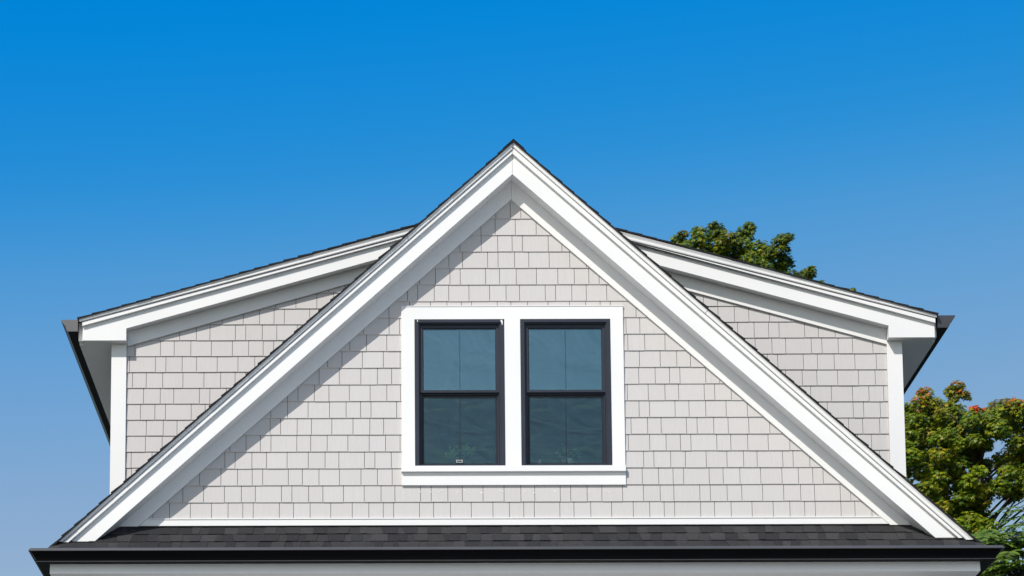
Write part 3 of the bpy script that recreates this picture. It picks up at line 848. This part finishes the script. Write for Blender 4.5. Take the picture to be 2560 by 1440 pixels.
for tp in ((-0.03, 0.24), (0.09, 0.19), (0.05, 0.15), (0.10, 0.12), (-0.09, 0.12), (0.0, 0.18)):
    sprig(b, lb, c + Vector((rnd.uniform(-.015, .015), 0, 0.07)), c + Vector((tp[0], rnd.uniform(-.03, .03), tp[1])), 5, 0.034, rnd)
b.build('stem', M_stem, t2); lb.build('foliage', M_plant, t2)
f = at(1392, 1133, YPp)
b = MB(); b.tube([c + Vector((-0.02, 0, 0.07)), c + Vector((-0.05, 0, 0.11)), f], [0.003, 0.003, 0.002], 5); b.lathe(f, [(0.004, -0.016), (0.014, -0.008), (0.016, 0.004), (0.006, 0.014)], 10); b.build('flower', M_peach, t2)
c = at(1343, 1150, YPp); c.z = zst
b = MB()
w_ = 0.055
b.add([c + Vector((-w_, -0.02, 0)), c + Vector((-0.01, 0.02, 0)), c + Vector((w_ * .75, -0.02, 0)), c + Vector((w_ * .7, -0.02, 0.085)), c + Vector((0.0, 0.015, 0.045)), c + Vector((-w_ * .8, -0.015, 0.03)), c + Vector((0.022, -0.005, 0.09)),
       c + Vector((-w_, 0.0, 0)), c + Vector((-0.01, 0.04, 0)), c + Vector((w_ * .75, 0.0, 0))],
      [(0, 1, 4, 5), (1, 2, 3, 6, 4), (5, 4, 8, 7), (4, 6, 3, 9, 8), (0, 5, 7), (2, 9, 3)])
o = b.build('folded_paper', M_paper)
o['label'] = 'small white folded paper standing left of the white pot'; o['category'] = 'paper'

# ------------------------------------------------------------------ trees
def leaf_template():
    pts = [(90, 1.0), (66, .46), (38, .92), (10, .45), (-22, .66), (-60, .35), (-90, .12), (-120, .35), (-158, .66), (170, .45), (142, .92), (114, .46)]
    v = [(0, 0, 0.0)] + [(r * math.cos(R(a)), r * math.sin(R(a)), -0.22 * r * r) for a, r in pts]
    f = [(0, i + 1, (i + 1) % 12 + 1) for i in range(12)]
    return np.array(v), np.array(f)
def leaflet_template():
    v = [(0, 0, 0), (0.19, 0.32, 0.03), (0.15, 0.7, 0.0), (0, 1.0, -0.1), (-0.15, 0.7, 0.0), (-0.19, 0.32, 0.03)]
    return np.array(v), np.array([(0, 1, 2), (0, 2, 3), (0, 3, 4), (0, 4, 5)])
def scatter(name, tmpl, P, Nn, Tn, size, tint, parent):
    tv, tf = tmpl
    n = len(P)
    z = Nn / np.linalg.norm(Nn, axis=1, keepdims=True)
    x = np.cross(Tn, z); x /= np.linalg.norm(x, axis=1, keepdims=True) + 1e-9
    y = np.cross(z, x)
    V = P[:, None, :] + size[:, None, None] * (tv[None, :, 0:1] * x[:, None, :] + tv[None, :, 1:2] * y[:, None, :] + tv[None, :, 2:3] * z[:, None, :])
    nv = len(tv)
    F = (tf[None] + (np.arange(n) * nv)[:, None, None]).reshape(-1, 3)
    w = np.array(parent['_w'])
    V = (V.reshape(-1, 3) - w).astype(np.float32)
    me = bpy.data.meshes.new(name)
    me.vertices.add(len(V)); me.vertices.foreach_set('co', V.ravel())
    me.loops.add(F.size); me.loops.foreach_set('vertex_index', F.ravel().astype(np.int32))
    me.polygons.add(len(F)); me.polygons.foreach_set('loop_start', (np.arange(len(F)) * 3).astype(np.int32))
    me.update(calc_edges=True)
    at_ = me.attributes.new('tint', 'FLOAT_COLOR', 'POINT')
    c4 = np.concatenate([np.repeat(tint, nv, axis=0), np.ones((n * nv, 1))], 1).astype(np.float32)
    at_.data.foreach_set('color', c4.ravel())
    me.materials.append(M_leaf)
    o = bpy.data.objects.new(name, me)
    COL.objects.link(o); o.parent = parent
    return o
GREENS = np.array([(0.112, 0.180, 0.006), (0.165, 0.222, 0.008), (0.250, 0.265, 0.009), (0.072, 0.146, 0.008)])
def clump_leaves(c, r, dens, cname, size):
    n = max(20, int(dens * r * r * 3600))
    d = rng.normal(size=(n, 3)); d /= np.linalg.norm(d, axis=1, keepdims=True)
    rad = (rng.uniform(0.15, 1, n) ** 0.5)[:, None]
    P = np.array(c) + d * rad * np.array([r * 1.05, r * 1.05, r * 0.8]) + rng.normal(0, 0.06 * r, (n, 3))
    Nn = 0.7 * d + np.array([0, 0, 0.5]) + 1.0 * np.array(TOSUN) + rng.normal(0, 0.42, (n, 3))
    Tn = d * np.array([1, 1, .3]) + rng.normal(0, 0.5, (n, 3)) + np.array([0, 0, -0.5])
    base = GREENS[rng.integers(0, 4, n)] * rng.uniform(0.8, 1.25, (n, 1))
    cv = rng.uniform(0, 1)
    if cname == 'g':
        base = base * (0.85 + 0.4 * cv) + np.array([0.04, 0.0, 0.0]) * (rng.uniform(0, 1, (n, 1)) < 0.06)
    else:
        prob, colr = {'o': (0.6, (0.42, 0.14, 0.014)), 'y': (0.5, (0.30, 0.25, 0.014)), 'r': (1.1, (0.60, 0.085, 0.022)), 'b': (0.45, (0.22, 0.14, 0.014))}[cname]
        topw = np.clip(0.5 + 0.8 * d[:, 2:3], 0.1, 1.2)
        mk = rng.uniform(0, 1, (n, 1)) < prob * topw
        base = np.where(mk, np.array(colr) * rng.uniform(0.7, 1.35, (n, 1)), base + (np.array([0.04, 0.012, 0]) if cname in 'yob' else 0))
    return P, Nn, Tn, rng.uniform(0.75, 1.2, n) * size, base
def maple(label, base, trunk_top, clumps, size, limb_every=5, group=None, hue=(1, 1, 1)):
    t = thing('maple_tree', label, 'tree', base, group)
    parts = [clump_leaves(*c_, size) for c_ in clumps]
    parts = [p[:4] + (p[4] * np.array(hue),) for p in parts]
    scatter('crown', leaf_template(), *[np.concatenate([p[i] for p in parts]) for i in range(5)], t)
    b = MB()
    B, T = Vector(base), Vector(trunk_top)
    b.tube([B, B.lerp(T, 0.35) + Vector((0.1, 0, 0)), B.lerp(T, 0.7) + Vector((-0.08, 0.1, 0)), T], [0.32, 0.22, 0.11, 0.04], 12)
    b.build('trunk', M_bark, t, True)
    b = MB()
    for i, c_ in enumerate(clumps):
        if i % limb_every and c_[1] > 0.085: continue
        C_ = Vector(c_[0])
        k = min(0.97, max(0.35, (C_.z - B.z - 0.7 * (Vector((C_.x, C_.y, 0)) - Vector((T.x, T.y, 0))).length) / max(0.1, (T.z - B.z))))
        st = B.lerp(T, k)
        mid = st.lerp(C_, 0.55) + Vector((rng.uniform(-.25, .25), rng.uniform(-.25, .25), 0.15))
        b.tube([st, mid, C_ - (C_ - mid) * 0.1], [0.03, 0.017, 0.006], 6)
    b.build('limb', M_bark, t, True)
    return t

YT = 33.0
PM = 1.0 / 110.5
def wc(px, py, dy=0.0):
    p = at(px, py, YT + dy); return (p.x, p.y, p.z)
# the maple whose top shows over the right dormer roof
top_cl = [(1707, 585, 13), (1695, 600, 17), (1745, 580, 17), (1752, 600, 24), (1783, 562, 12), (1788, 580, 25), (1821, 596, 22), (1872, 566, 14), (1863, 583, 24), (1851, 618, 30),
          (1800, 618, 30), (1893, 622, 26), (1914, 634, 26), (1952, 600, 20), (1971, 592, 13), (1950, 626, 24), (1962, 656, 22), (1942, 668, 28), (2020, 683, 17), (2007, 690, 15),
          (2028, 672, 10), (2052, 706, 8), (2133, 724, 6), (1880, 655, 30), (1900, 680, 34), (1720, 620, 24), (1770, 640, 34), (1830, 660, 36), (2000, 712, 24), (1980, 690, 20)]
cl = [(wc(x, y, rng.uniform(-0.5, 0.5)), r * 1.15 * PM, 1.25, 'b' if (i % 6 == 0 and y < 600) else 'g') for i, (x, y, r) in enumerate(top_cl)]
nf = 0
while nf < 150:
    x, y, dy = rng.uniform(1600, 2150), rng.uniform(640, 1150), rng.uniform(-2.5, 2.5)
    r_ = rng.uniform(34, 50)
    if y - r_ * 1.15 < 585 + (x - 1543) * 0.27 or ((x - 1870) / 270) ** 2 + ((y - 880) / 270) ** 2 + (dy / 2.6) ** 2 > 1: continue
    cl.append((wc(x, y, dy), r_ * PM, 0.55, 'g')); nf += 1
b0 = wc(1900, 1300); 
maple('green maple whose top shows above the right dormer roof', (b0[0], YT, 0.0), wc(1875, 760), cl, 0.072, hue=(0.72, 0.74, 0.8))

# the maple turning colour at the right edge
YT = 33.5
known = [(2311, 984, 22, 'o'), (2300, 1008, 26, 'o'), (2330, 1008, 24, 'y'), (2391, 966, 20, 'o'), (2376, 978, 18, 'b'), (2405, 982, 17, 'o'), (2414, 990, 12, 'o'), (2385, 994, 16, 'b'), (2440, 1024, 15, 'r'), (2432, 1026, 12, 'r'),
         (2452, 1024, 9, 'r'), (2341, 1024, 36, 'g'), (2374, 1024, 30, 'y'), (2494, 1018, 26, 'b'), (2535, 1014, 26, 'o'), (2518, 1010, 20, 'b'), (2275, 1030, 22, 'g'), (2560, 1020, 30, 'o'),
         (2270, 1012, 10, 'g'), (2470, 1030, 16, 'b'), (2440, 1300, 24, 'g'), (2455, 1330, 24, 'g'), (2445, 1365, 24, 'g'), (2425, 1385, 20, 'g'), (2400, 1310, 26, 'y'), (2380, 1290, 20, 'y'), (2420, 1335, 20, 'g')]
cl = [(wc(x, y, -1.3 if k in 'or' else rng.uniform(-0.5, 0.4)), r * PM, 1.1, k) for x, y, r, k in known]
gaps = [(2452, 1133, 5), (2507, 1106, 6), (2490, 1182, 8), (2500, 1280, 30), (2530, 1300, 30), (2550, 1262, 12), (2300, 1203, 4), (2515, 1330, 26), (2560, 1310, 22)]
for layer, dens in ((-1.0, 1.0), (0.2, 0.8), (1.2, 0.6)):
    y = 1045
    while y < 1430:
        x = 2255
        while x < 2620:
            px_, py_ = x + rng.uniform(-16, 16), y + rng.uniform(-16, 16)
            r_ = rng.uniform(22, 33)
            lim = 1245 if px_ > 2478 else 1440
            if py_ < lim and not any((px_ - gx) ** 2 + (py_ - gy) ** 2 < (gr + r_ * 0.62) ** 2 for gx, gy, gr in gaps):
                cl.append((wc(px_, py_, layer + rng.uniform(-0.6, 0.6)), r_ * PM, dens, 'g' if rng.uniform() < 0.8 else 'y'))
            x += 36
        y += 34
nf = 0
while nf < 130:
    px_, py_, dy = rng.uniform(2610, 2860), rng.uniform(1010, 1520), rng.uniform(-2, 2)
    if ((px_ - 2560) / 300) ** 2 + ((py_ - 1270) / 260) ** 2 + (dy / 2.4) ** 2 > 1: continue
    cl.append((wc(px_, py_, dy), rng.uniform(28, 42) * PM, 0.6, 'g' if rng.uniform() < 0.8 else 'y')); nf += 1
for i in range(14):
    cl.append((wc(rng.uniform(2180, 2330), rng.uniform(1080, 1330), rng.uniform(0.5, 2)), rng.uniform(26, 40) * PM, 0.5, 'g'))
b0 = wc(2530, 1300)
maple('maple with red and orange tips turning colour at the right edge', (b0[0], YT, 0.0), wc(2440, 1080), cl, 0.072, limb_every=11)

# the compound leaved tree in the lower right corner
YT = 19.0
PM2 = 1 / 144.0
fr = []
def frond(base, d, L_, out):
    d = Vector(d).normalized()
    side = d.cross(Vector((0, 0, 1))).normalized()
    n_ = 8
    pts = []
    for k in range(n_ + 1):
        t_ = k / n_
        p = Vector(base) + d * (L_ * t_) + Vector((0, 0, -0.35 * L_ * t_ * t_))
        pts.append(p)
        if k < 2: continue
        nrm = Vector((0, 0, 1)) + d * 0.2 + Vector(rng.normal(0, 0.18, 3)) + Vector(TOSUN) * 0.7
        ll = L_ * 0.40 * (1 - 0.45 * t_) * rng.uniform(0.85, 1.1)
        for sg in (-1, 1):
            dr = side * sg + d * 0.45 + Vector((0, 0, -0.25)) + Vector(rng.normal(0, 0.08, 3))
            out.append((tuple(p), tuple(nrm), tuple(dr), ll))
    out.append((tuple(pts[-1]), (0, 0, 1), tuple(d + Vector((0, 0, -.3))), L_ * 0.2))
    return pts
L_out = []; sb = MB()
c0 = wc(2560, 1480)
t3 = thing('sumac_tree', 'green feather leaved tree in the lower right corner behind the gutter', 'tree', (c0[0], YT, 0.0))
spots = [(2478, 1335), (2462, 1362), (2500, 1330), (2520, 1352), (2545, 1340), (2480, 1390), (2510, 1390), (2540, 1395), (2560, 1370), (2495, 1425), (2525, 1430), (2550, 1440), (2470, 1440), (2575, 1410),
         (2450, 1345), (2505, 1365), (2535, 1375), (2480, 1415), (2560, 1425), (2515, 1415), (2465, 1470), (2500, 1470), (2540, 1480), (2590, 1350), (2600, 1450), (2570, 1330)]
hang = [(2560, 1268, -1, -0.1), (2570, 1290, -1, -0.2), (2575, 1300, -1, -0.5), (2560, 1262, -0.8, -0.6), (2590, 1280, -1, 0.1), (2580, 1320, -0.7, -0.6), (2560, 1300, -0.9, -0.9)]
hub = Vector(wc(2560, 1470))
for (px_, py_) in spots:
    for k in range(6):
        p = Vector(wc(px_ + rng.uniform(-12, 12), py_ + rng.uniform(-10, 14), rng.uniform(-0.8, 0.8)))
        a_ = rng.uniform(0, 2 * math.pi)
        d = Vector((math.cos(a_), math.sin(a_) * 0.7 - 0.3, rng.uniform(-0.1, 0.5)))
        pts = frond(p, d, rng.uniform(0.5, 0.8), L_out)
        sb.tube(pts[::3], [0.006] * len(pts[::3]), 4)
    st = hub.lerp(p, 0.25)
    sb.tube([hub, st.lerp(p, 0.5) + Vector((0, 0, -0.1)), p], [0.025, 0.015, 0.008], 6)
for (px_, py_, dx, dz) in hang:
    p = Vector(wc(px_, py_, rng.uniform(-0.4, 0.4)))
    pts = frond(p, (dx, rng.uniform(-0.3, 0.3), dz + 0.2), rng.uniform(0.45, 0.6), L_out)
    sb.tube(pts[::3], [0.006] * len(pts[::3]), 4)
    sb.tube([Vector(wc(2640, 1330)), p + Vector((0.2, 0, 0.02)), p], [0.03, 0.015, 0.008], 5)
sb.tube([hub, Vector(wc(2620, 1420)), Vector(wc(2640, 1330))], [0.06, 0.05, 0.03], 6)
n_ = len(L_out)
P = np.array([q[0] for q in L_out]); Nn = np.array([q[1] for q in L_out]); Dr = np.array([q[2] for q in L_out]); sz = np.array([q[3] for q in L_out])
z = Nn / np.linalg.norm(Nn, axis=1, keepdims=True)
# the template points along +y, so the tangent handed to scatter is chosen to make y = leaflet direction
tint = np.array([(0.110, 0.190, 0.022)]) * rng.uniform(0.75, 1.4, (n_, 1)) + np.array([0.02, 0.01, 0]) * rng.uniform(0, 1, (n_, 1))
scatter('crown', leaflet_template(), P, Nn, Dr, sz, tint, t3)
sb.build('stem', M_bark, t3)
b = MB(); b.tube([(c0[0] + 0.4, YT, 0), (c0[0] + 0.2, YT, hub.z * 0.5), tuple(hub)], [0.12, 0.09, 0.05], 10); b.build('trunk', M_bark, t3, True)

for o in S.objects:
    if '_w' in o:
        del o['_w']
